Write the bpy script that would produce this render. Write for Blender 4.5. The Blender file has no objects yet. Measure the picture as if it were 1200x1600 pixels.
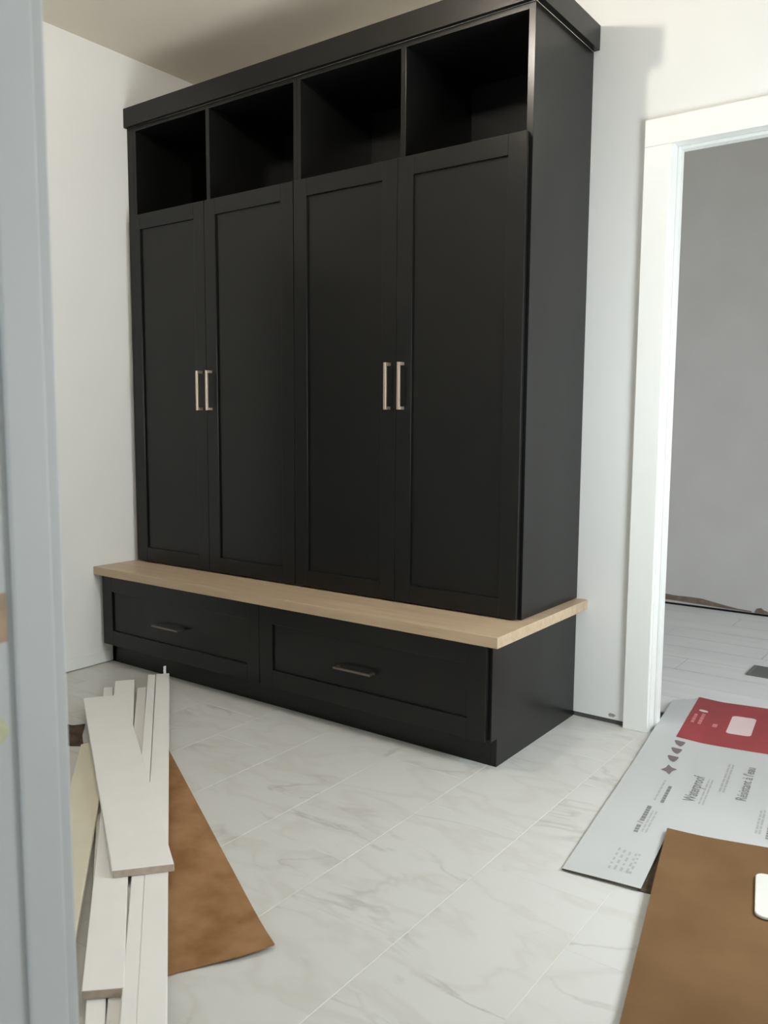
import bpy, bmesh, math, random
from mathutils import Vector, Matrix

S = bpy.context.scene
COL = S.collection
random.seed(7)

# ------------------------------------------------------------------ camera
cam_data = bpy.data.cameras.new('camera')
cam = bpy.data.objects.new('camera', cam_data)
COL.objects.link(cam)
S.camera = cam
YAW, PITCH, ROLL, FPX = 0.6314069, -0.1085954, 0.0060273, 1314.0
fwd = Vector((-math.sin(YAW) * math.cos(PITCH), math.cos(YAW) * math.cos(PITCH), math.sin(PITCH)))
rt0 = Vector((math.cos(YAW), math.sin(YAW), 0))
up0 = rt0.cross(fwd)
rt = rt0 * math.cos(ROLL) + up0 * math.sin(ROLL)
up = up0 * math.cos(ROLL) - rt0 * math.sin(ROLL)
m = Matrix((rt, up, -fwd)).transposed().to_4x4()
m.translation = Vector((3.2418, -2.9255, 1.1094))
cam.matrix_world = m
cam_data.sensor_fit = 'VERTICAL'
cam_data.sensor_height = 32.0
cam_data.sensor_width = 24.0
cam_data.lens = 32.0 * FPX / 1600.0
cam_data.clip_start = 0.02
cam_data.dof.use_dof = True
cam_data.dof.focus_distance = 2.9
cam_data.dof.aperture_fstop = 5.0

# ------------------------------------------------------------------ world, lights, exposure
w = bpy.data.worlds.new('world')
S.world = w
w.use_nodes = True
bg = w.node_tree.nodes['Background']
bg.inputs[0].default_value = (0.80, 0.90, 1.0, 1)
bg.inputs[1].default_value = 0.25


def area(name, loc, direction, sx, sy, power, color):
    l = bpy.data.lights.new(name, 'AREA')
    l.shape = 'RECTANGLE'
    l.size, l.size_y, l.energy, l.color = sx, sy, power, color
    o = bpy.data.objects.new(name, l)
    o.location = loc
    o.rotation_euler = Vector(direction).to_track_quat('-Z', 'Z').to_euler()
    COL.objects.link(o)
    return o


BULB_STRENGTH = 1090.0
area('hall_window_daylight', (3.0, -5.15, 1.45), (0, 1, 0), 1.8, 1.5, 24.0, (0.84, 0.93, 1.0))
area('side_window_daylight', (3.60, -0.90, 1.20), (-1, 0, 0), 0.74, 1.25, 58.0, (0.88, 0.95, 1.0))
area('back_room_window_daylight', (5.35, 1.35, 1.0), (-1, 0.12, -0.8), 1.2, 1.0, 60.0, (0.88, 0.95, 1.0))

S.view_settings.view_transform = 'Standard'
S.view_settings.look = 'None'
S.view_settings.gamma = 1.0
S.view_settings.use_curve_mapping = False
S.view_settings.exposure = 0.0


# ------------------------------------------------------------------ materials
def mat(name, base, rough=0.5, spec=0.5, metal=0.0, var=0.06, scale=6.0, bump=0.0, bscale=120.0, var2=None):
    mt = bpy.data.materials.new(name)
    mt.use_nodes = True
    nt = mt.node_tree
    b = nt.nodes['Principled BSDF']
    b.inputs['Roughness'].default_value = rough
    b.inputs['Specular IOR Level'].default_value = spec
    b.inputs['Metallic'].default_value = metal
    tc = nt.nodes.new('ShaderNodeNewGeometry')
    n = nt.nodes.new('ShaderNodeTexNoise')
    n.inputs['Scale'].default_value = scale
    n.inputs['Detail'].default_value = 5
    nt.links.new(tc.outputs['Position'], n.inputs['Vector'])
    r = nt.nodes.new('ShaderNodeValToRGB')
    c2 = var2 or tuple(c * (1 - var) for c in base)
    r.color_ramp.elements[0].position = 0.35
    r.color_ramp.elements[1].position = 0.65
    r.color_ramp.elements[0].color = (*c2, 1)
    r.color_ramp.elements[1].color = (*base, 1)
    nt.links.new(n.outputs['Fac'], r.inputs['Fac'])
    nt.links.new(r.outputs['Color'], b.inputs['Base Color'])
    if bump > 0:
        n2 = nt.nodes.new('ShaderNodeTexNoise')
        n2.inputs['Scale'].default_value = bscale
        n2.inputs['Detail'].default_value = 3
        nt.links.new(tc.outputs['Position'], n2.inputs['Vector'])
        bp = nt.nodes.new('ShaderNodeBump')
        bp.inputs['Strength'].default_value = bump
        bp.inputs['Distance'].default_value = 0.002
        nt.links.new(n2.outputs['Fac'], bp.inputs['Height'])
        nt.links.new(bp.outputs['Normal'], b.inputs['Normal'])
    return mt


def wood_mat(name, light, dark, axis_scale, rough=0.45):
    mt = bpy.data.materials.new(name)
    mt.use_nodes = True
    nt = mt.node_tree
    b = nt.nodes['Principled BSDF']
    b.inputs['Roughness'].default_value = rough
    g = nt.nodes.new('ShaderNodeNewGeometry')
    mp = nt.nodes.new('ShaderNodeMapping')
    mp.inputs['Scale'].default_value = axis_scale
    n = nt.nodes.new('ShaderNodeTexNoise')
    n.inputs['Scale'].default_value = 1.0
    n.inputs['Detail'].default_value = 6
    n.inputs['Distortion'].default_value = 0.6
    r = nt.nodes.new('ShaderNodeValToRGB')
    r.color_ramp.elements[0].position = 0.3
    r.color_ramp.elements[1].position = 0.7
    r.color_ramp.elements[0].color = (*dark, 1)
    r.color_ramp.elements[1].color = (*light, 1)
    nt.links.new(g.outputs['Position'], mp.inputs['Vector'])
    nt.links.new(mp.outputs['Vector'], n.inputs['Vector'])
    nt.links.new(n.outputs['Fac'], r.inputs['Fac'])
    nt.links.new(r.outputs['Color'], b.inputs['Base Color'])
    return mt


def marble_mat():
    mt = bpy.data.materials.new('marble_tile')
    mt.use_nodes = True
    nt = mt.node_tree
    N, L = nt.nodes, nt.links
    b = N['Principled BSDF']
    b.inputs['Roughness'].default_value = 0.38
    g = N.new('ShaderNodeNewGeometry')
    oi = N.new('ShaderNodeObjectInfo')
    mul = N.new('ShaderNodeMath')
    mul.operation = 'MULTIPLY'
    mul.inputs[1].default_value = 37.0
    L.new(oi.outputs['Random'], mul.inputs[0])
    ad = N.new('ShaderNodeVectorMath')
    ad.operation = 'ADD'
    L.new(g.outputs['Position'], ad.inputs[0])
    L.new(mul.outputs[0], ad.inputs[1])
    mp = N.new('ShaderNodeMapping')
    mp.inputs['Rotation'].default_value = (0, 0, 0.75)
    mp.inputs['Scale'].default_value = (1.0, 2.3, 1.0)
    L.new(ad.outputs[0], mp.inputs['Vector'])

    def vein(scale, width, dist, seed):
        n = N.new('ShaderNodeTexNoise')
        n.noise_dimensions = '4D'
        n.inputs['W'].default_value = seed
        n.inputs['Scale'].default_value = scale
        n.inputs['Detail'].default_value = 5
        n.inputs['Distortion'].default_value = dist
        L.new(mp.outputs['Vector'], n.inputs['Vector'])
        s = N.new('ShaderNodeMath')
        s.operation = 'SUBTRACT'
        s.inputs[1].default_value = 0.5
        L.new(n.outputs['Fac'], s.inputs[0])
        a = N.new('ShaderNodeMath')
        a.operation = 'ABSOLUTE'
        L.new(s.outputs[0], a.inputs[0])
        mr = N.new('ShaderNodeMapRange')
        mr.inputs['From Min'].default_value = 0.0
        mr.inputs['From Max'].default_value = width
        mr.inputs['To Min'].default_value = 1.0
        mr.inputs['To Max'].default_value = 0.0
        L.new(a.outputs[0], mr.inputs['Value'])
        return mr.outputs['Result']
    v1 = vein(1.5, 0.018, 0.9, 1.0)
    v2 = vein(2.6, 0.05, 0.5, 5.0)
    mask = N.new('ShaderNodeTexNoise')
    mask.inputs['Scale'].default_value = 3.0
    L.new(ad.outputs[0], mask.inputs['Vector'])
    mm = N.new('ShaderNodeMapRange')
    mm.inputs['From Min'].default_value = 0.42
    mm.inputs['From Max'].default_value = 0.68
    L.new(mask.outputs['Fac'], mm.inputs['Value'])
    f1 = N.new('ShaderNodeMath')
    f1.operation = 'MULTIPLY'
    L.new(v1, f1.inputs[0])
    L.new(mm.outputs['Result'], f1.inputs[1])
    f1b = N.new('ShaderNodeMath')
    f1b.operation = 'MULTIPLY'
    f1b.inputs[1].default_value = 0.5
    L.new(f1.outputs[0], f1b.inputs[0])
    f2 = N.new('ShaderNodeMath')
    f2.operation = 'MULTIPLY'
    f2.inputs[1].default_value = 0.22
    L.new(v2, f2.inputs[0])
    mx1 = N.new('ShaderNodeMix')
    mx1.data_type = 'RGBA'
    mx1.inputs['A'].default_value = (0.63, 0.63, 0.60, 1)
    mx1.inputs['B'].default_value = (0.46, 0.41, 0.33, 1)
    L.new(f2.outputs[0], mx1.inputs['Factor'])
    mx2 = N.new('ShaderNodeMix')
    mx2.data_type = 'RGBA'
    L.new(mx1.outputs['Result'], mx2.inputs['A'])
    mx2.inputs['B'].default_value = (0.30, 0.29, 0.26, 1)
    L.new(f1b.outputs[0], mx2.inputs['Factor'])
    L.new(mx2.outputs['Result'], b.inputs['Base Color'])
    return mt


M = {}
M['wall'] = mat('white_wall_paint', (0.81, 0.81, 0.785), 0.75, 0.3, var=0.015, scale=3, bump=0.05, bscale=90)
M['wall2'] = mat('grey_primer_wall', (0.72, 0.705, 0.685), 0.8, 0.2, var=0.05, scale=4)
M['ceil'] = mat('ceiling_paint', (0.84, 0.77, 0.66), 0.85, 0.2, var=0.02, scale=2)
M['trim'] = mat('white_trim_paint', (0.82, 0.83, 0.80), 0.4, 0.4, var=0.015, scale=8)
M['jamb'] = mat('shaded_jamb_paint', (0.56, 0.575, 0.575), 0.5, 0.35, var=0.015, scale=8)  # shade on the near jamb is put into this greyer base colour
M['black'] = mat('black_satin_paint', (0.0075, 0.0075, 0.0072), 0.29, 0.32, var=0.12, scale=9, bump=0.06, bscale=260)
M['oak'] = wood_mat('pale_oak', (0.56, 0.43, 0.29), (0.46, 0.34, 0.22), (3.0, 45.0, 45.0), 0.42)
M['handle'] = mat('champagne_metal', (0.72, 0.60, 0.47), 0.38, 0.5, metal=0.85, var=0.05)
M['handle_dark'] = mat('bronze_metal', (0.20, 0.165, 0.14), 0.42, 0.5, metal=0.9, var=0.05)
M['marble'] = marble_mat()
M['grout'] = mat('pale_grout', (0.66, 0.655, 0.62), 0.8, 0.2)
M['plank'] = wood_mat('pale_grey_plank', (0.80, 0.80, 0.79), (0.73, 0.73, 0.73), (1.5, 12.0, 12.0), 0.5)
M['subfloor_gap'] = mat('dark_subfloor_and_gap_shade', (0.10, 0.095, 0.09), 0.9, 0.2)
M['primed'] = mat('white_primed_wood', (0.86, 0.845, 0.81), 0.55, 0.35, var=0.02, scale=14)
M['cream'] = mat('cream_primed_wood', (0.72, 0.67, 0.53), 0.55, 0.35, var=0.04, scale=10)
M['kraft'] = mat('brown_kraft_board', (0.36, 0.205, 0.10), 0.8, 0.2, scale=9, var2=(0.225, 0.115, 0.043))
M['kraft2'] = mat('dull_brown_board', (0.185, 0.105, 0.047), 0.85, 0.2, scale=6, var2=(0.15, 0.082, 0.035))
M['kraft_dark'] = mat('dark_kraft_board', (0.12, 0.09, 0.06), 0.9, 0.15, scale=30, var2=(0.06, 0.045, 0.03))
M['carton'] = mat('white_carton', (0.53, 0.54, 0.535), 0.5, 0.4, var=0.03, scale=4)
M['red'] = mat('red_print', (0.34, 0.045, 0.052), 0.5, 0.4, var=0.15, scale=7)
M['pink'] = mat('pale_print', (0.74, 0.58, 0.57), 0.6, 0.3, var=0.05)
M['pinkmark'] = mat('pale_red_print', (0.62, 0.20, 0.21), 0.6, 0.3, var=0.05)
M['ink'] = mat('grey_ink', (0.24, 0.24, 0.225), 0.6, 0.3, var=0.1)
M['ink_icon'] = mat('mauve_grey_ink', (0.19, 0.155, 0.16), 0.6, 0.3, var=0.1)
M['ink_faint'] = mat('faint_grey_ink', (0.43, 0.43, 0.41), 0.6, 0.3, var=0.1)
M['raw'] = mat('raw_pine', (0.50, 0.36, 0.25), 0.8, 0.2, var=0.2, scale=40)
M['sawn'] = mat('sawn_wood_end', (0.52, 0.44, 0.36), 0.8, 0.2, var=0.15, scale=60)
M['scuff'] = mat('scuffed_plaster', (0.40, 0.36, 0.33), 0.9, 0.1, var=0.3, scale=60)
M['yellow'] = mat('yellow_filler', (0.62, 0.62, 0.42), 0.8, 0.2, var=0.2, scale=40)
M['tornpaper'] = mat('torn_brown_paper', (0.28, 0.22, 0.17), 0.9, 0.1, var=0.3, scale=30)
M['register'] = mat('grey_register_metal', (0.16, 0.16, 0.155), 0.5, 0.4, var=0.1)
M['foam'] = mat('white_foam', (0.72, 0.72, 0.66), 0.7, 0.3)
M['porcelain'] = mat('white_porcelain', (0.8, 0.8, 0.78), 0.3, 0.5)
bulb_m = bpy.data.materials.new('lit_bulb')
bulb_m.use_nodes = True
_b = bulb_m.node_tree.nodes['Principled BSDF']
_b.inputs['Base Color'].default_value = (1, 1, 1, 1)
_b.inputs['Emission Color'].default_value = (1.0, 0.93, 0.82, 1)
_b.inputs['Emission Strength'].default_value = BULB_STRENGTH


# ------------------------------------------------------------------ helpers
def add_box(bm, x0, x1, y0, y1, z0, z1):
    v = [bm.verts.new(p) for p in ((x0, y0, z0), (x1, y0, z0), (x1, y1, z0), (x0, y1, z0),
                                   (x0, y0, z1), (x1, y0, z1), (x1, y1, z1), (x0, y1, z1))]
    for f in ((3, 2, 1, 0), (4, 5, 6, 7), (0, 1, 5, 4), (1, 2, 6, 5), (2, 3, 7, 6), (3, 0, 4, 7)):
        bm.faces.new([v[i] for i in f])


def add_prism(bm, pts, vec):
    """closed polygon pts (3-D points) swept along vec"""
    a = [bm.verts.new(p) for p in pts]
    b = [bm.verts.new(Vector(p) + Vector(vec)) for p in pts]
    n = len(pts)
    bm.faces.new(a[::-1])
    bm.faces.new(b)
    for i in range(n):
        bm.faces.new((a[i], a[(i + 1) % n], b[(i + 1) % n], b[i]))


def obj(name, bm, material, parent=None, bevel=0.0, segs=2, smooth=False):
    bmesh.ops.recalc_face_normals(bm, faces=bm.faces[:])
    me = bpy.data.meshes.new(name)
    bm.to_mesh(me)
    bm.free()
    me.materials.append(material)
    o = bpy.data.objects.new(name, me)
    COL.objects.link(o)
    if parent:
        o.parent = parent
        o.matrix_parent_inverse = parent.matrix_basis.inverted()
    if smooth:
        for p in me.polygons:
            p.use_smooth = True
    if bevel > 0:
        md = o.modifiers.new('edge_bevel', 'BEVEL')
        md.width = bevel
        md.segments = segs
        md.limit_method = 'ANGLE'
    return o


def boxes(name, material, parent, *bs, bevel=0.0008):
    bm = bmesh.new()
    for b in bs:
        add_box(bm, *b)
    return obj(name, bm, material, parent, bevel)


def thing(name, label, cat, loc, group=None):
    o = bpy.data.objects.new(name, None)
    o.empty_display_size = 0.1
    o.location = loc
    COL.objects.link(o)
    tag(o, label, cat, group)
    return o


def tag(o, label, cat, group=None):
    o['label'] = label
    o['category'] = cat
    if group:
        o['group'] = group
    return o


def structure(o, label=None):
    o['kind'] = 'structure'
    if label and 'out of view' not in label:
        o['label'] = label
    return o


# ------------------------------------------------------------------ room shell
CEIL = 2.704
DX0, DX1, DZ = 2.285, 3.105, 2.035            # doorway in the back wall (rough edge of jamb)
FX0, FX1, FZ = 2.385, 3.208, 2.08             # doorway in the front wall, the camera stands in front of it
FY0, FY1 = -2.50, -2.376
RX = 3.42

structure(boxes('wall_left', M['wall'], None, (-0.10, 0, -1.42, 0.115, 0.004, CEIL), (-0.10, 0, FY0, -2.24, 0.004, CEIL),
                (-0.10, 0, -2.24, -1.42, 2.04, CEIL), bevel=0),
          'off-white side wall left of the black cabinets')
structure(boxes('wall_back', M['wall'], None,
                (0, DX0 - 0.004, 0, 0.115, 0.017, CEIL), (DX1 + 0.004, RX, 0, 0.115, 0.017, CEIL),
                (DX0 - 0.004, DX1 + 0.004, 0, 0.115, DZ + 0.004, CEIL), bevel=0),
          'white wall behind the cabinets with the doorway cut in it')
WY0, WY1, WZ0, WZ1 = -1.30, -0.50, 0.52, 1.88
structure(boxes('wall_right', M['wall'], None, (RX, RX + 0.1, FY0, WY0, 0.004, CEIL), (RX, RX + 0.1, WY1, 0.115, 0.004, CEIL),
                (RX, RX + 0.1, WY0, WY1, 0.004, WZ0), (RX, RX + 0.1, WY0, WY1, WZ1, CEIL), bevel=0),
          'white wall on the right, out of view')
structure(boxes('window_1', M['trim'], None, (RX + 0.03, RX + 0.08, WY0, WY0 + 0.035, WZ0, WZ1), (RX + 0.03, RX + 0.08, WY1 - 0.035, WY1, WZ0, WZ1),
                (RX + 0.03, RX + 0.08, WY0 + 0.035, WY1 - 0.035, WZ0, WZ0 + 0.035), (RX + 0.03, RX + 0.08, WY0 + 0.035, WY1 - 0.035, WZ1 - 0.035, WZ1), bevel=0),
          'white window frame in the right wall, out of view')
structure(boxes('wall_front', M['wall'], None,
                (0, FX0 - 0.02, FY0, FY1, 0.004, CEIL), (FX1 + 0.02, RX, FY0, FY1, 0.004, CEIL),
                (FX0 - 0.02, FX1 + 0.02, FY0, FY1, FZ + 0.02, CEIL), bevel=0),
          'near wall with the doorway the view looks through')
structure(boxes('ceiling', M['ceil'], None, (-0.1, RX + 0.1, FY0, 0.115, CEIL, CEIL + 0.08), bevel=0),
          'plain warm white ceiling above the cabinets')

# floor: grout bed with single tiles as parts
floor = structure(boxes('floor', M['grout'], None, (-0.1, RX + 0.1, FY0, 0.115, -0.06, -0.0006), bevel=0),
                  'floor of long white marble-look tiles')
TW, TL, J = 0.30, 0.60, 0.0012
tile_meshes = {}


def tile_mesh(wx, wy):
    key = (round(wx, 3), round(wy, 3))
    if key not in tile_meshes:
        bm = bmesh.new()
        e = 0.0005
        lo = [bm.verts.new((sx * wx / 2, sy * wy / 2, -0.009)) for sx, sy in ((-1, -1), (1, -1), (1, 1), (-1, 1))]
        mi = [bm.verts.new((sx * wx / 2, sy * wy / 2, -e)) for sx, sy in ((-1, -1), (1, -1), (1, 1), (-1, 1))]
        hi = [bm.verts.new((sx * (wx / 2 - e), sy * (wy / 2 - e), 0)) for sx, sy in ((-1, -1), (1, -1), (1, 1), (-1, 1))]
        bm.faces.new(hi)
        for i in range(4):
            j = (i + 1) % 4
            bm.faces.new((lo[i], lo[j], mi[j], mi[i]))
            bm.faces.new((mi[i], mi[j], hi[j], hi[i]))
        me = bpy.data.meshes.new('tile')
        bm.to_mesh(me)
        bm.free()
        me.materials.append(M['marble'])
        tile_meshes[key] = me
    return tile_meshes[key]


edges = [0.0] + [0.17 + TW * k for k in range(11)] + [RX]
for i in range(len(edges) - 1):
    xa, xb = edges[i], edges[i + 1]
    ya = FY0 - 0.2 * (i % 3) - 0.05
    while ya < 0.0:
        y0, y1 = max(ya, FY0), min(ya + TL, 0.004)
        if y1 - y0 > 0.03:
            t = bpy.data.objects.new('tile', tile_mesh(xb - xa - J, y1 - y0 - J))
            t.location = ((xa + xb) / 2, (y0 + y1) / 2, 0)
            COL.objects.link(t)
            t.parent = floor
        ya += TL

# low painted skirting strip on the left wall
structure(boxes('baseboard_left', M['trim'], None, (0, 0.006, -1.42, -0.62, 0.004, 0.058), bevel=0.001),
          'low white skirting strip along the left wall')

# ---- doorway in the back wall
structure(boxes('trim_1', M['trim'], None, (2.198, 2.287, -0.018, 0, 0.0, 2.031), bevel=0.002),
          'white upright door casing right of the cabinets')
structure(boxes('trim_2', M['trim'], None, (2.198, 3.192, -0.018, 0, 2.031, 2.120), bevel=0.002),
          'white flat head casing above the back doorway')
structure(boxes('trim_3', M['trim'], None, (3.103, 3.192, -0.018, 0, 0.0, 2.031), bevel=0.002),
          'white upright door casing on the far right of the back doorway')
d1 = structure(boxes('door_1', M['trim'], None,
                     (DX0 - 0.014, DX0 + 0.006, -0.001, 0.116, 0, DZ),
                     (DX1 - 0.006, DX1 + 0.014, -0.001, 0.116, 0, DZ),
                     (DX0 - 0.014, DX1 + 0.014, -0.001, 0.116, DZ, DZ + 0.02), bevel=0.001),
               'white jambs lining the open back doorway')
boxes('door_stop', M['trim'], d1, (DX0 + 0.006, DX0 + 0.017, 0.045, 0.082, 0, DZ), bevel=0.002)
boxes('door_stop', M['trim'], d1, (DX1 - 0.017, DX1 - 0.006, 0.045, 0.082, 0, DZ), bevel=0.002)
boxes('door_stop', M['trim'], d1, (DX0 + 0.017, DX1 - 0.017, 0.045, 0.082, DZ - 0.011, DZ), bevel=0.002)
# scuffed drywall and chip of compound at the foot of wall and jamb
bm = bmesh.new()
bmesh.ops.create_icosphere(bm, subdivisions=2, radius=0.012)
for v in bm.verts:
    v.co = Vector((v.co.x * 1.2, v.co.y * 0.15, v.co.z * 0.6)) * (0.7 + 0.6 * random.random()) + Vector((2.150, -0.0005, 0.033))
wb = bpy.data.objects['wall_back']
obj('drywall_chip', bm, M['scuff'], wb)
boxes('gap_shade_strip', M['subfloor_gap'], wb, (2.0, DX0 - 0.016, 0.004, 0.1, 0.0, 0.0165), bevel=0)  # added dark strip, stands in for the shade in the gap under the wall

# ---- doorway in the front wall (near jamb on the left edge of the picture)
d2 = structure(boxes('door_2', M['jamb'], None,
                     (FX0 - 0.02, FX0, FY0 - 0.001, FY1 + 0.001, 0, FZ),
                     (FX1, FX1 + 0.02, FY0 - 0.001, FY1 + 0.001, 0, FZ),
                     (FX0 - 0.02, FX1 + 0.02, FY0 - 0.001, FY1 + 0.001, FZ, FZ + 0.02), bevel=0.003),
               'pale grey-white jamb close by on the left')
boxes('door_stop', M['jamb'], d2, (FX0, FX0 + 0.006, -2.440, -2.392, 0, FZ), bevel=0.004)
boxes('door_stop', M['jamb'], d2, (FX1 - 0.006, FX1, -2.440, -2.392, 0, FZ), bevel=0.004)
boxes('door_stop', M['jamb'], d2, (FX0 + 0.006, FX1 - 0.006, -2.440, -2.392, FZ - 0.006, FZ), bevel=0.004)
boxes('strike_recess', M['raw'], d2, (FX0 - 0.001, FX0 + 0.0006, -2.480, -2.4455, 0.868, 0.922), bevel=0)
bm = bmesh.new()
bmesh.ops.create_icosphere(bm, subdivisions=2, radius=0.014)
for v in bm.verts:
    v.co = Vector((v.co.x * 0.08, v.co.y * 0.8, v.co.z)) + Vector((FX0, -2.459, 0.770))
obj('filler_spot', bm, M['yellow'], d2)

# ---- unlit passage behind the left wall
structure(boxes('door_3', M['trim'], None, (-0.101, 0.001, -1.436, -1.418, 0, 2.04), (-0.101, 0.001, -2.242, -2.224, 0, 2.04),
                (-0.101, 0.001, -2.224, -1.436, 2.022, 2.041), bevel=0), 'white jambs of the dark doorway in the left wall, out of view')
structure(boxes('floor_passage', M['plank'], None, (-1.6, -0.1, -2.7, -0.9, -0.06, 0.0), bevel=0), 'passage floor, out of view')
structure(boxes('wall_passage', M['wall2'], None, (-1.7, -1.6, -2.7, -0.9, 0, CEIL), (-1.7, -0.1, -2.8, -2.7, 0, CEIL),
                (-1.7, -0.1, -0.9, -0.8, 0, CEIL), (-1.7, -0.1, -2.8, -0.8, CEIL, CEIL + 0.05), bevel=0), 'passage walls, out of view')

# ---- hall the camera stands in (behind the picture plane)
structure(boxes('floor_hall', M['plank'], None, (1.4, 4.6, -5.3, FY0, -0.06, 0.0), bevel=0), 'hall floor, out of view')
structure(boxes('ceiling_hall', M['ceil'], None, (1.3, 4.7, -5.3, FY0, CEIL, CEIL + 0.08), bevel=0), 'hall ceiling, out of view')
structure(boxes('wall_hall_left', M['wall'], None, (1.3, 1.4, -5.3, FY0, 0.0, CEIL), bevel=0), 'hall wall, out of view')
structure(boxes('wall_hall_right', M['wall'], None, (4.6, 4.7, -5.3, FY0, 0.0, CEIL), bevel=0), 'hall wall, out of view')
structure(boxes('wall_hall_end', M['wall'], None, (1.3, 4.7, -5.4, -5.3, 0.0, CEIL), bevel=0), 'hall end wall, out of view')

# ---- room beyond the back doorway
BY = 2.20
fb = structure(boxes('floor_back', M['subfloor_gap'], None, (0.9, 5.5, 0.115, BY + 0.1, -0.06, -0.004), bevel=0),
               'floor of pale grey planks in the room beyond')
wbk = structure(boxes('wall_far', M['wall2'], None, (0.9, 5.5, BY, BY + 0.1, 0.013, CEIL), bevel=0),
                'grey unpainted wall of the room beyond the doorway')
structure(boxes('wall_far_left', M['wall2'], None, (0.8, 0.9, 0.115, BY, 0.0, CEIL), bevel=0), 'side wall of the room beyond, out of view')
structure(boxes('wall_far_right', M['wall2'], None, (5.5, 5.6, 0.115, BY, 0.0, CEIL), bevel=0), 'right wall of the room beyond, out of view')
structure(boxes('ceiling_far', M['ceil'], None, (0.8, 5.6, 0.115, BY + 0.1, CEIL, CEIL + 0.08), bevel=0), 'ceiling of the room beyond, out of view')
structure(boxes('wall_far_near', M['wall2'], None, (0.8, -0.0 + 0.9, 0.115, 0.116, 0.0, CEIL), (RX, 5.6, 0.06, 0.115, 0.0, CEIL), bevel=0),
          'near wall of the room beyond, out of view')
PW = 0.20
rows = [0.062 + PW * k for k in range(-1, 12)]
for r, y0 in enumerate(rows):
    ya, yb = max(y0 - 0.02 + 0.0, 0.062), min(y0 + PW - 0.02, BY)
    if yb - ya < 0.03:
        continue
    x = 0.9 - 0.47 * ((r * 2) % 5) / 2.0
    while x < 4.4:
        xa, xb = max(x, 0.9), min(x + 1.22, 4.4)
        if ya < 0.115:
            xa, xb = max(xa, DX0 + 0.008), min(xb, DX1 - 0.008)
        if xb - xa > 0.04:
            bm = bmesh.new()
            add_box(bm, xa + 0.0012, xb - 0.0012, ya + 0.0025, yb - 0.0025, -0.004, 0.001 if r > 0 else 0.001)
            obj('plank', bm, M['plank'], fb)
        x += 1.22
# torn brown paper along the foot of the far wall
for nm, pts in (('torn_paper', ((1.40, 0.020), (1.40, 0.058), (1.645, 0.062), (1.70, 0.058), (1.78, 0.060), (1.86, 0.058), (1.93, 0.046),
                                (1.99, 0.036), (2.06, 0.026), (2.14, 0.021), (2.14, 0.016), (1.98, 0.019), (1.80, 0.024), (1.66, 0.028))),
                ('torn_paper', ((2.155, 0.016), (2.165, 0.040), (2.19, 0.047), (2.205, 0.036), (2.225, 0.030), (2.235, 0.016)))):
    bm = bmesh.new()
    add_prism(bm, [(x, BY - 0.003, z) for x, z in pts], (0, 0.003, 0))
    obj(nm, bm, M['tornpaper'], wbk)
# grey floor register
fr = thing('floor_register', 'dark grey metal floor vent set in the floor beyond the doorway', 'floor vent', (2.55, 1.03, 0.0))
boxes('frame', M['register'], fr, (2.398, 2.74, 0.940, 0.952, 0.0, 0.006), (2.398, 2.74, 1.098, 1.110, 0.0, 0.006),
      (2.398, 2.412, 0.952, 1.098, 0.0, 0.006), (2.726, 2.74, 0.952, 1.098, 0.0, 0.006), bevel=0.001)
bm = bmesh.new()
for k in range(9):
    y = 0.958 + k * 0.0155
    add_prism(bm, [(2.412, y, 0.0015), (2.412, y + 0.011, 0.0045), (2.412, y + 0.012, 0.0055), (2.412, y + 0.001, 0.0025)], (0.314, 0, 0))
lv = obj('louver', bm, M['register'], fr)
lv['kind'] = 'stuff'

# ------------------------------------------------------------------ the built-in lockers
W = 2.0
UF = -0.453          # face of the upper units
UZ0, UZ1 = 0.454, 2.3915
DT = 0.021           # door thickness
SH = 2.004           # top of the doors / cubby floor level


def framed_front(parent, name, panel_name, x0, x1, z0, z1, yf, rail, depth, mtl):
    """shaker front: four mitre-free frame members in one mesh, recessed panel as its child"""
    yb = yf + DT
    bm = bmesh.new()
    add_box(bm, x0, x0 + rail, yf, yb, z0, z1)
    add_box(bm, x1 - rail, x1, yf, yb, z0, z1)
    add_box(bm, x0 + rail, x1 - rail, yf, yb, z0, z0 + rail)
    add_box(bm, x0 + rail, x1 - rail, yf, yb, z1 - rail, z1)
    f = obj(name, bm, mtl, parent, 0.0012)
    boxes(panel_name, mtl, f, (x0 + rail - 0.004, x1 - rail + 0.004, yf + depth, yb - 0.003, z0 + rail - 0.004, z1 - rail + 0.004), bevel=0)
    return f


def pull(parent, x0, x1, z0, z1, yf, vertical, mtl, label=None):
    """square bar pull: bar standing off the front on two posts"""
    t, off = 0.011, 0.031
    bm = bmesh.new()
    if vertical:
        add_box(bm, x0, x1, yf - off, yf - off + t * 0.8, z0, z1)
        add_box(bm, x0, x1, yf - off + t * 0.8, yf, z0, z0 + t)
        add_box(bm, x0, x1, yf - off + t * 0.8, yf, z1 - t, z1)
    else:
        add_box(bm, x0, x1, yf - off, yf - off + t * 0.8, z0, z1)
        add_box(bm, x0, x0 + t, yf - off + t * 0.8, yf, z0, z1)
        add_box(bm, x1 - t, x1, yf - off + t * 0.8, yf, z0, z1)
    h = obj('handle', bm, mtl, parent, 0.001)
    if label:
        h['label'] = label
    return h


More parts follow.
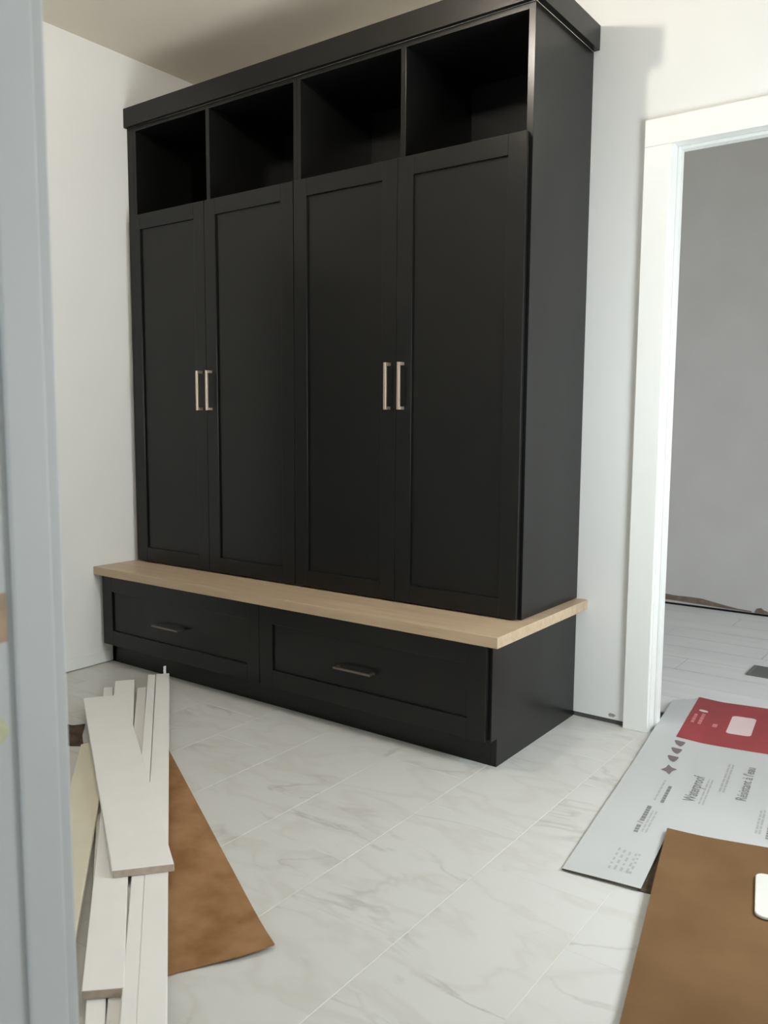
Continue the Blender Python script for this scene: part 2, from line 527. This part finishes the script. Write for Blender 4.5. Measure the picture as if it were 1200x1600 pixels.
def locker(x0, x1, xm, label, doors, filler=None):
    t = thing('locker_cabinet', label, 'cabinet', ((x0 + x1) / 2, UF / 2, UZ0), 'black two-door locker units')
    k = 0.018
    boxes('side_panel', M['black'], t, (x0, x0 + k, UF, -0.002, UZ0, UZ1), bevel=0.0008)
    boxes('side_panel', M['black'], t, (x1 - k * (1.3 if x1 > 1.9 else 1), x1, UF, -0.002, UZ0, UZ1), bevel=0.0008)
    xr = x1 - k * (1.3 if x1 > 1.9 else 1)
    boxes('top_panel', M['black'], t, (x0 + k, xr, UF, -0.002, 2.372, UZ1), bevel=0)
    boxes('shelf', M['black'], t, (x0 + k, xr, UF + 0.001, -0.012, SH - k, SH))
    boxes('bottom_panel', M['black'], t, (x0 + k, xr, UF, -0.002, UZ0, UZ0 + k))
    boxes('back_panel', M['black'], t, (x0 + k, xr, -0.012, -0.002, UZ0 + k, UZ1 - k), bevel=0)
    boxes('cubby_divider', M['black'], t, (xm - 0.0105, xm + 0.0105, UF, -0.012, SH, 2.372), bevel=0.0004)
    if filler:
        boxes('filler_strip', M['black'], t, (filler[0], filler[1], UF, UF + 0.02, UZ0, UZ1))
    for (a, b, hx) in doors:
        d = framed_front(t, 'door', 'door_panel', a, b, UZ0 + 0.004, SH + 0.002, UF - DT - 0.002, 0.064, 0.009, M['black'])
        pull(d, hx - 0.0055, hx + 0.0055, 1.147, 1.312, UF - DT - 0.002, True, M['handle'], 'champagne metal bar handle')
    return t


locker(0.042, 1.016, 0.524, 'tall black two-door locker unit with two open cubbies, standing against the left wall',
       ((0.038, 0.5185, 0.4905), (0.5205, 1.0135, 0.5495)), (0.002, 0.0415))
locker(1.017, 2.0, 1.5055, 'tall black two-door locker unit with two open cubbies, beside the white doorway',
       ((1.0180, 1.4985, 1.4715), (1.5005, 1.990, 1.5295)))

# crown: flat fascia with a return on the right side
cr = thing('crown_molding', 'flat black crown board running along the top of the locker cabinets', 'molding', (1.0, UF, 2.392))
bm = bmesh.new()
add_prism(bm, [(0.002, -0.471, 2.392), (2.021, -0.471, 2.392), (2.0005, UF, 2.392), (0.002, UF, 2.392)], (0, 0, 0.081))
obj('front_fascia', bm, M['black'], cr)
bm = bmesh.new()
add_prism(bm, [(2.0215, -0.471, 2.392), (2.0215, -0.002, 2.392), (2.0005, -0.002, 2.392), (2.0005, UF, 2.392)], (0, 0, 0.081))
obj('side_return', bm, M['black'], cr)

# oak bench top
tag(boxes('bench_top', M['oak'], None, (0.002, 2.043, -0.695, -0.002, 0.416, 0.452), bevel=0.0015),
    'long pale oak bench slab between the black lockers and the drawers below', 'bench top')

# drawer base
BF = -0.644
base = thing('drawer_base', 'low black two-drawer base cabinet under the oak bench top', 'cabinet', (1.0, -0.3, 0.0))
bm = bmesh.new()
prof = [(-0.002, 0.0), (-0.607, 0.0), (-0.607, 0.094), (BF, 0.094), (BF, 0.4155), (-0.002, 0.4155)]
add_prism(bm, [(1.980, y, z) for y, z in prof], (0.020, 0, 0))
obj('side_panel', bm, M['black'], base, 0.0012)
bm = bmesh.new()
add_prism(bm, [(0.010, y, z) for y, z in prof], (0.018, 0, 0))
obj('side_panel', bm, M['black'], base, 0.0012)
boxes('toe_kick', M['black'], base, (0.002, 1.980, -0.607, -0.590, 0.0, 0.094))
boxes('bottom_panel', M['black'], base, (0.028, 1.980, BF, -0.012, 0.0945, 0.112))
boxes('back_panel', M['black'], base, (0.028, 1.980, -0.012, -0.002, 0.0, 0.4155), bevel=0)
boxes('top_rail', M['black'], base, (0.028, 1.980, BF, BF + 0.018, 0.395, 0.4155))
for a, b in ((0.022, 1.000), (1.0025, 1.988)):
    dr = framed_front(base, 'drawer', 'drawer_panel', a, b, 0.098, 0.408, BF - DT - 0.001, 0.066, 0.009, M['black'])
    c = (a + b) / 2 - (0.032 if a < 0.5 else 0.022)
    pull(dr, c - 0.082, c + 0.082, 0.237, 0.245, BF - DT - 0.001, False, M['handle_dark'], 'dull bronze bar handle')
    # plain drawer box behind the front
    boxes('drawer_box', M['black'], dr, (a + 0.03, b - 0.03, BF + 0.019, -0.10, 0.13, 0.36), bevel=0)

# ------------------------------------------------------------------ ceiling lamp (above the frame)
LX, LY, LZ = 1.655, -1.25, 2.56
lamp = thing('ceiling_lamp', 'bare warm bulb on a short white stem under the ceiling', 'lamp', (LX, LY, CEIL))
bm = bmesh.new()
bmesh.ops.create_cone(bm, cap_ends=True, segments=24, radius1=0.045, radius2=0.056, depth=0.022, matrix=Matrix.Translation((LX, LY, CEIL - 0.0112)))
bmesh.ops.create_cone(bm, cap_ends=True, segments=16, radius1=0.012, radius2=0.012, depth=0.09, matrix=Matrix.Translation((LX, LY, CEIL - 0.067)))
obj('lamp_holder', bm, M['porcelain'], lamp)
bm = bmesh.new()
bmesh.ops.create_uvsphere(bm, u_segments=20, v_segments=12, radius=0.025, matrix=Matrix.Translation((LX, LY, LZ)))
for v in bm.verts:
    if v.co.z > LZ + 0.012:
        v.co.z += 0.01 * (v.co.z - LZ - 0.012) / 0.013
obj('bulb', bm, bulb_m, lamp, smooth=True)

# ------------------------------------------------------------------ trim boards piled on the floor, left
BG = 'white trim boards piled on the floor'


def board(label, corners, z, th, mtl, name='trim_board', bevel=0.002, group=BG):
    """corners: far-left, far-right, near-right, near-left (x, y[, dz])"""
    bm = bmesh.new()
    add_prism(bm, [(c[0], c[1], z + (c[2] if len(c) > 2 else 0)) for c in corners], (0, 0, th))
    o = obj(name, bm, mtl, None, bevel)
    o.data.materials.append(M['sawn'])
    ax = (Vector(corners[2][:2]) - Vector(corners[1][:2])).normalized()
    for p in o.data.polygons:                      # raw sawn wood on the two ends
        if abs(p.normal.x * ax.x + p.normal.y * ax.y) > 0.8:
            p.material_index = 1
    return tag(o, label, 'board', group)


# cardboard sheet under the pile
def sheet(name, label, fn, nu, nv, keep, th, mtl, cat, du, dv):
    bm = bmesh.new()
    vs = {}

    def V(i, j):
        if (i, j) not in vs:
            vs[(i, j)] = bm.verts.new(fn(i * du, j * dv))
        return vs[(i, j)]
    for i in range(nu):
        for j in range(nv):
            if keep((i + 0.5) * du, (j + 0.5) * dv):
                bm.faces.new((V(i, j), V(i + 1, j), V(i + 1, j + 1), V(i, j + 1)))
    geo = bmesh.ops.extrude_face_region(bm, geom=bm.faces[:])
    for v in [g for g in geo['geom'] if isinstance(g, bmesh.types.BMVert)]:
        v.co.z -= th
    o = obj(name, bm, mtl, None)
    o.data.materials.append(M['kraft_dark'])
    for p in o.data.polygons:                      # corrugated cut edge, darkened with the shadow line below the carton
        if abs(p.normal.z) < 0.5 and mtl is M['carton']:
            p.material_index = 1
    return tag(o, label, cat)


LU, LV = Vector((0.875, -0.484)), Vector((-0.484, -0.875))
LO = Vector((0.95, -1.093))


def left_card(u, v):
    p = LO + LU * u + LV * v
    z = 0.0032 + 0.010 * max(0.0, (u - 1.12) / 0.17) ** 2 * (0.6 + 0.4 * math.cos(v * 14.0)) * (1 if v < 0.16 else 0.4)
    wob = 0.006 * math.sin(v * 24.0) if u > 1.28 else 0.0
    p = p + LU * wob
    return (p.x, p.y, z)


sheet('cardboard_sheet', 'flat brown cardboard sheet sticking out from under the pile of white boards', left_card, 26, 8,
      lambda u, v: v < 0.10 + 0.13 * u, 0.0026, M['kraft'], 'cardboard', 1.292 / 26, 0.04)
bm = bmesh.new()
add_prism(bm, [(x, y, 0.0003) for x, y in ((0.49, -1.268), (0.562, -1.214), (0.575, -1.212), (0.592, -1.208), (0.615, -1.172), (0.70, -1.242), (0.792, -1.300),
                                         (0.748, -1.329), (0.70, -1.365), (0.60, -1.40))], (0, 0, 0.002))
tag(obj('cardboard_scrap', bm, M['kraft_dark'], None), 'small torn dark brown cardboard scrap lying beside the near jamb', 'cardboard')

board('narrow white strip lowest on the left of the pile, its end poking out beside the top board',
      ((0.362, -0.913), (0.388, -0.887), (2.030, -2.098), (2.006, -2.124)), 0.0052, 0.018, M['primed'])
board('narrow white strip lowest in the pile, between the middle board and the right-hand strips',
      ((0.478, -0.836), (0.497, -0.806), (2.072, -2.088), (2.050, -2.115)), 0.0052, 0.018, M['primed'])
board('cream board lowest in the pile, half hidden behind the near jamb',
      ((0.835, -1.338, -0.012), (0.895, -1.266, 0), (1.925, -2.112, 0), (1.865, -2.185, -0.012)), 0.0242, 0.018, M['cream'])
board('medium white board under the widest top board, its near sawn end showing below it',
      ((0.384, -0.873), (0.430, -0.813), (1.978, -2.018), (1.922, -2.072)), 0.0242, 0.019, M['primed'])
board('slender white strip second from the right edge of the pile',
      ((0.420, -0.737), (0.438, -0.713), (2.165, -2.139), (2.147, -2.162)), 0.0242, 0.018, M['primed'])
c1 = board('long white strip forming the right edge of the pile, with a peeled curl at its far end',
           ((0.440, -0.710), (0.474, -0.669), (2.203, -2.102), (2.167, -2.142)), 0.0242, 0.019, M['primed'])
bm = bmesh.new()
for k in range(6):
    a0, a1 = k * 0.32, (k + 1) * 0.32
    P = lambda a, s: (0.470 - 0.030 * math.sin(a) * 0.5, -0.696 + s + 0.012 * math.sin(a), 0.0432 + 0.022 * (1 - math.cos(a)))
    q = [bm.verts.new(P(a0, 0)), bm.verts.new(P(a1, 0)), bm.verts.new(P(a1, 0.013)), bm.verts.new(P(a0, 0.013))]
    bm.faces.new(q)
pc = obj('peeled_curl', bm, M['primed'], c1)
sm = pc.modifiers.new('thickness', 'SOLIDIFY')
sm.thickness = 0.001
board('widest white board lying across the top of the pile',
      ((0.517, -1.112), (0.600, -0.990), (1.730, -1.691), (1.639, -1.798)), 0.0433, 0.019, M['primed'])

# ------------------------------------------------------------------ flattened carton, right
CP, CVd = Vector((2.435, -1.065)), Vector((-0.118, 0.993)).normalized()
CU = Vector((CVd.y, -CVd.x))


def sst(a, b, x):
    t = min(1, max(0, (x - a) / (b - a)))
    return t * t * (3 - 2 * t)


def carton_z(u, v):
    return 0.0075 + 0.016 * max(0.0, (0.17 - u) / 0.17) * sst(0.7, 1.25, v) + 0.0025 * math.sin(u * 9 + v * 3)


def carton_p(u, v, lift=0.0):
    if lift == 0.0 and u < 0.08 and v > 1.40:
        v = min(v, 1.40 + 1.1 * u + 0.02)
    p = CP + CU * u + CVd * v
    return (p.x, p.y, carton_z(u, v) + lift)


DU = 0.17 / 8
carton = sheet('flattened_carton', 'flattened white carton with red panel and printed text, lying through the back doorway', carton_p, 29, 40,
               lambda u, v: u < 0.197 or v > 0.335, 0.0042, M['carton'], 'carton', 0.197 / 9.27, 1.535 / 40)


def print_patch(name, pts, mtl, parent=carton, lift=0.0007):
    """flat print on the carton given as polygons in carton (u, v)"""
    bm = bmesh.new()
    for poly in pts:
        bm.faces.new([bm.verts.new(carton_p(u, v, lift)) for u, v in poly])
    o = obj(name, bm, mtl, parent)
    for p in o.data.polygons:
        if p.normal.z < 0:
            p.flip()
    return o


def uv_rect(u0, u1, v0, v1):
    return [(u0, v0), (u1, v0), (u1, v1), (u0, v1)]


def lines(name, u_list, v0, v1, hgt, mtl, seg=0.016, gap=0.006, jit=0.004):
    """rows of illegible small print: word-sized dashes running along v"""
    polys = []
    for u in u_list:
        v = v0
        while v < v1 - 0.004:
            e = min(v + seg * random.uniform(0.6, 1.5), v1)
            polys.append(uv_rect(u, u + hgt, v, e))
            v = e + gap
    return print_patch(name, polys, mtl)


# red panel as a fine grid so that it follows the fold
RU0, RU1, RV0, RV1 = 0.080, 0.605, 1.045, 1.530
polys = []
for i in range(26):
    for j in range(6):
        ua, ub = RU0 + (RU1 - RU0) * i / 26, RU0 + (RU1 - RU0) * (i + 1) / 26
        va, vb = RV0 + (RV1 - RV0) * j / 6, RV0 + (RV1 - RV0) * (j + 1) / 6
        polys.append(uv_rect(ua, ub, va, vb))
print_patch('red_panel', polys, M['red'], lift=0.0006)


def round_rect(u0, u1, v0, v1, r, n=5):
    out = []
    for cu, cv, a0 in ((u1 - r, v1 - r, 0), (u0 + r, v1 - r, 90), (u0 + r, v0 + r, 180), (u1 - r, v0 + r, 270)):
        for k in range(n + 1):
            a = math.radians(a0 + 90 * k / n)
            out.append((cu + r * math.cos(a), cv + r * math.sin(a)))
    return out


def to_uv(x, y):
    d = Vector((x, y)) - CP
    return d.dot(CU), d.dot(CVd)


print_patch('pale_label', [round_rect(0.224, 0.307, 1.185, 1.385, 0.016)], M['pink'], lift=0.0012)
print_patch('logo_mark', [[(0.121 + 0.017 * math.cos(a), 1.375 + 0.013 * math.sin(a)) for a in [k * math.pi / 6 for k in range(12)]]], M['pink'], lift=0.0014)
lines('red_panel_print', [0.098], 1.222, 1.33, 0.011, M['pinkmark'], 0.02, 0.004)
lines('red_panel_print', [0.122], 1.222, 1.345, 0.012, M['pinkmark'], 0.02, 0.004)
for o_ in COL.objects:
    if o_.name.startswith('red_panel_print'):
        for v_ in o_.data.vertices:
            v_.co.z += 0.0008
print_patch('red_panel_square', [uv_rect(0.172, 0.188, 1.225, 1.262)], M['pinkmark'], lift=0.0015)
print_patch('red_panel_square', [uv_rect(0.385, 0.400, 1.225, 1.285)], M['pinkmark'], lift=0.0015)
# icons: a star and three leaf shapes
star = []
for k in range(8):
    a = k * math.pi / 4 + 0.35
    r_ = 0.034 if k % 2 == 0 else 0.018
    star.append((0.112 + r_ * 0.72 * math.cos(a), 0.752 + r_ * 1.25 * math.sin(a)))
print_patch('star_icon', [star], M['ink_icon'])
for uc, vc in ((0.104, 0.848), (0.102, 0.922), (0.100, 0.992)):
    leaf = [(uc - 0.018, vc + 0.016), (uc - 0.014, vc + 0.022), (uc + 0.015, vc + 0.023), (uc + 0.018, vc + 0.017),
            (uc + 0.016, vc - 0.004), (uc + 0.012, vc - 0.022), (uc + 0.007, vc - 0.027), (uc - 0.008, vc - 0.012)]
    print_patch('leaf_icon', [leaf[::-1]], M['ink_icon'])


def text(body, u, v, height, length, mtl, name):
    cu = bpy.data.curves.new(name, 'FONT')
    cu.body = body
    cu.size = 1.0
    cu.offset = 0.012
    cu.resolution_u = 2
    to = bpy.data.objects.new(name, cu)
    COL.objects.link(to)
    bpy.context.view_layer.update()
    dg = bpy.context.evaluated_depsgraph_get()
    me = bpy.data.meshes.new_from_object(to.evaluated_get(dg))
    bpy.data.objects.remove(to)
    bpy.data.curves.remove(cu)
    xs = [p.co.x for p in me.vertices]
    wd = max(xs) - min(xs)
    x_min = min(xs)
    for p in me.vertices:
        a, b = (p.co.x - x_min) / wd * length, p.co.y * height
        p.co = carton_p(u - b, v + a, 0.0008)      # letters run along v, their tops point to -u
    me.materials.clear()
    me.materials.append(mtl)
    o = bpy.data.objects.new(name, me)
    COL.objects.link(o)
    o.parent = carton
    return o


text('Waterproof', 0.222, 0.548, 0.048, 0.205, M['ink'], 'printed_word')
text("R\u00e9sistant \u00e0 l'eau", 0.352, 0.635, 0.042, 0.268, M['ink'], 'printed_word')
lines('small_print', [0.233, 0.243], 0.545, 0.745, 0.005, M['ink_faint'], 0.03, 0.005)
lines('small_print', [0.272, 0.283], 0.665, 0.90, 0.006, M['ink_faint'], 0.03, 0.005)
lines('small_print', [0.110], 0.275, 0.33, 0.011, M['ink'], 0.014, 0.003)
lines('small_print', [0.110], 0.350, 0.455, 0.012, M['ink'], 0.018, 0.003)
print_patch('small_print', [[(0.106, 0.340), (0.122, 0.334), (0.122, 0.338), (0.106, 0.344)]], M['ink'])
lines('small_print', [0.128, 0.138], 0.285, 0.43, 0.005, M['ink_faint'], 0.03, 0.005)
lines('small_print', [0.136], 0.495, 0.625, 0.010, M['ink'], 0.017, 0.003)
lines('small_print', [0.116], 0.50, 0.66, 0.006, M['ink_faint'], 0.03, 0.005)
lines('code_block', [0.098, 0.112, 0.127, 0.142, 0.150], 0.055, 0.175, 0.006, M['ink_faint'], 0.015, 0.012)
lines('small_print', [0.395, 0.404], 0.44, 0.60, 0.006, M['ink_faint'], 0.03, 0.005)
lines('small_print', [0.423], 0.42, 0.56, 0.020, M['ink'], 0.012, 0.004)

# brown inner side of a second carton lying on the first, and the dark sheet under both
QO, QV = Vector((2.586, -0.727)), Vector((0.205, -0.978)).normalized()
QU = Vector((-QV.y, QV.x))


def right_card(u, v):
    e = 0.006 * math.sin(u * 16.0) if v == 0 else 0
    p = QO + QU * u + QV * (v + e)
    return (p.x, p.y, 0.0185 + 0.003 * math.sin(u * 7 + 1.0) + 0.004 * math.exp(-(u / 0.05) ** 2) * math.exp(-((v - 0.3) / 0.25) ** 2) - 0.004 * sst(0.4, 0.9, v))


sheet('cardboard_flap', 'large brown cardboard sheet at the lower right, lying over the white carton', right_card, 20, 30,
      lambda u, v: True, 0.004, M['kraft2'], 'cardboard', 0.027, 0.04)
bm = bmesh.new()
add_prism(bm, [(x, y, 0.0004) for x, y in ((2.55, -0.80), (2.565, -0.84), (2.582, -0.93), (2.598, -0.985), (2.617, -1.040), (2.658, -1.034), (2.70, -1.05), (2.95, -0.95),
                                         (2.95, -0.75), (2.7, -0.76))], (0, 0, 0.0022))
tag(obj('cardboard_liner', bm, M['kraft_dark'], None), 'dark ragged cardboard edge between the white carton and the brown sheet on it', 'cardboard')
bm = bmesh.new()
pr = round_rect(-0.05, 0.05, -0.098, 0.098, 0.02)
ca, sa = math.cos(math.atan2(QU.y, QU.x)), math.sin(math.atan2(QU.y, QU.x))
add_prism(bm, [(2.902 + a * ca - b * sa, -0.920 + a * sa + b * ca, 0.0222) for a, b in pr], (0, 0, 0.007))
tag(obj('foam_scrap', bm, M['foam'], None, 0.002), 'rounded white foam scrap on the brown cardboard at the right edge', 'scrap')
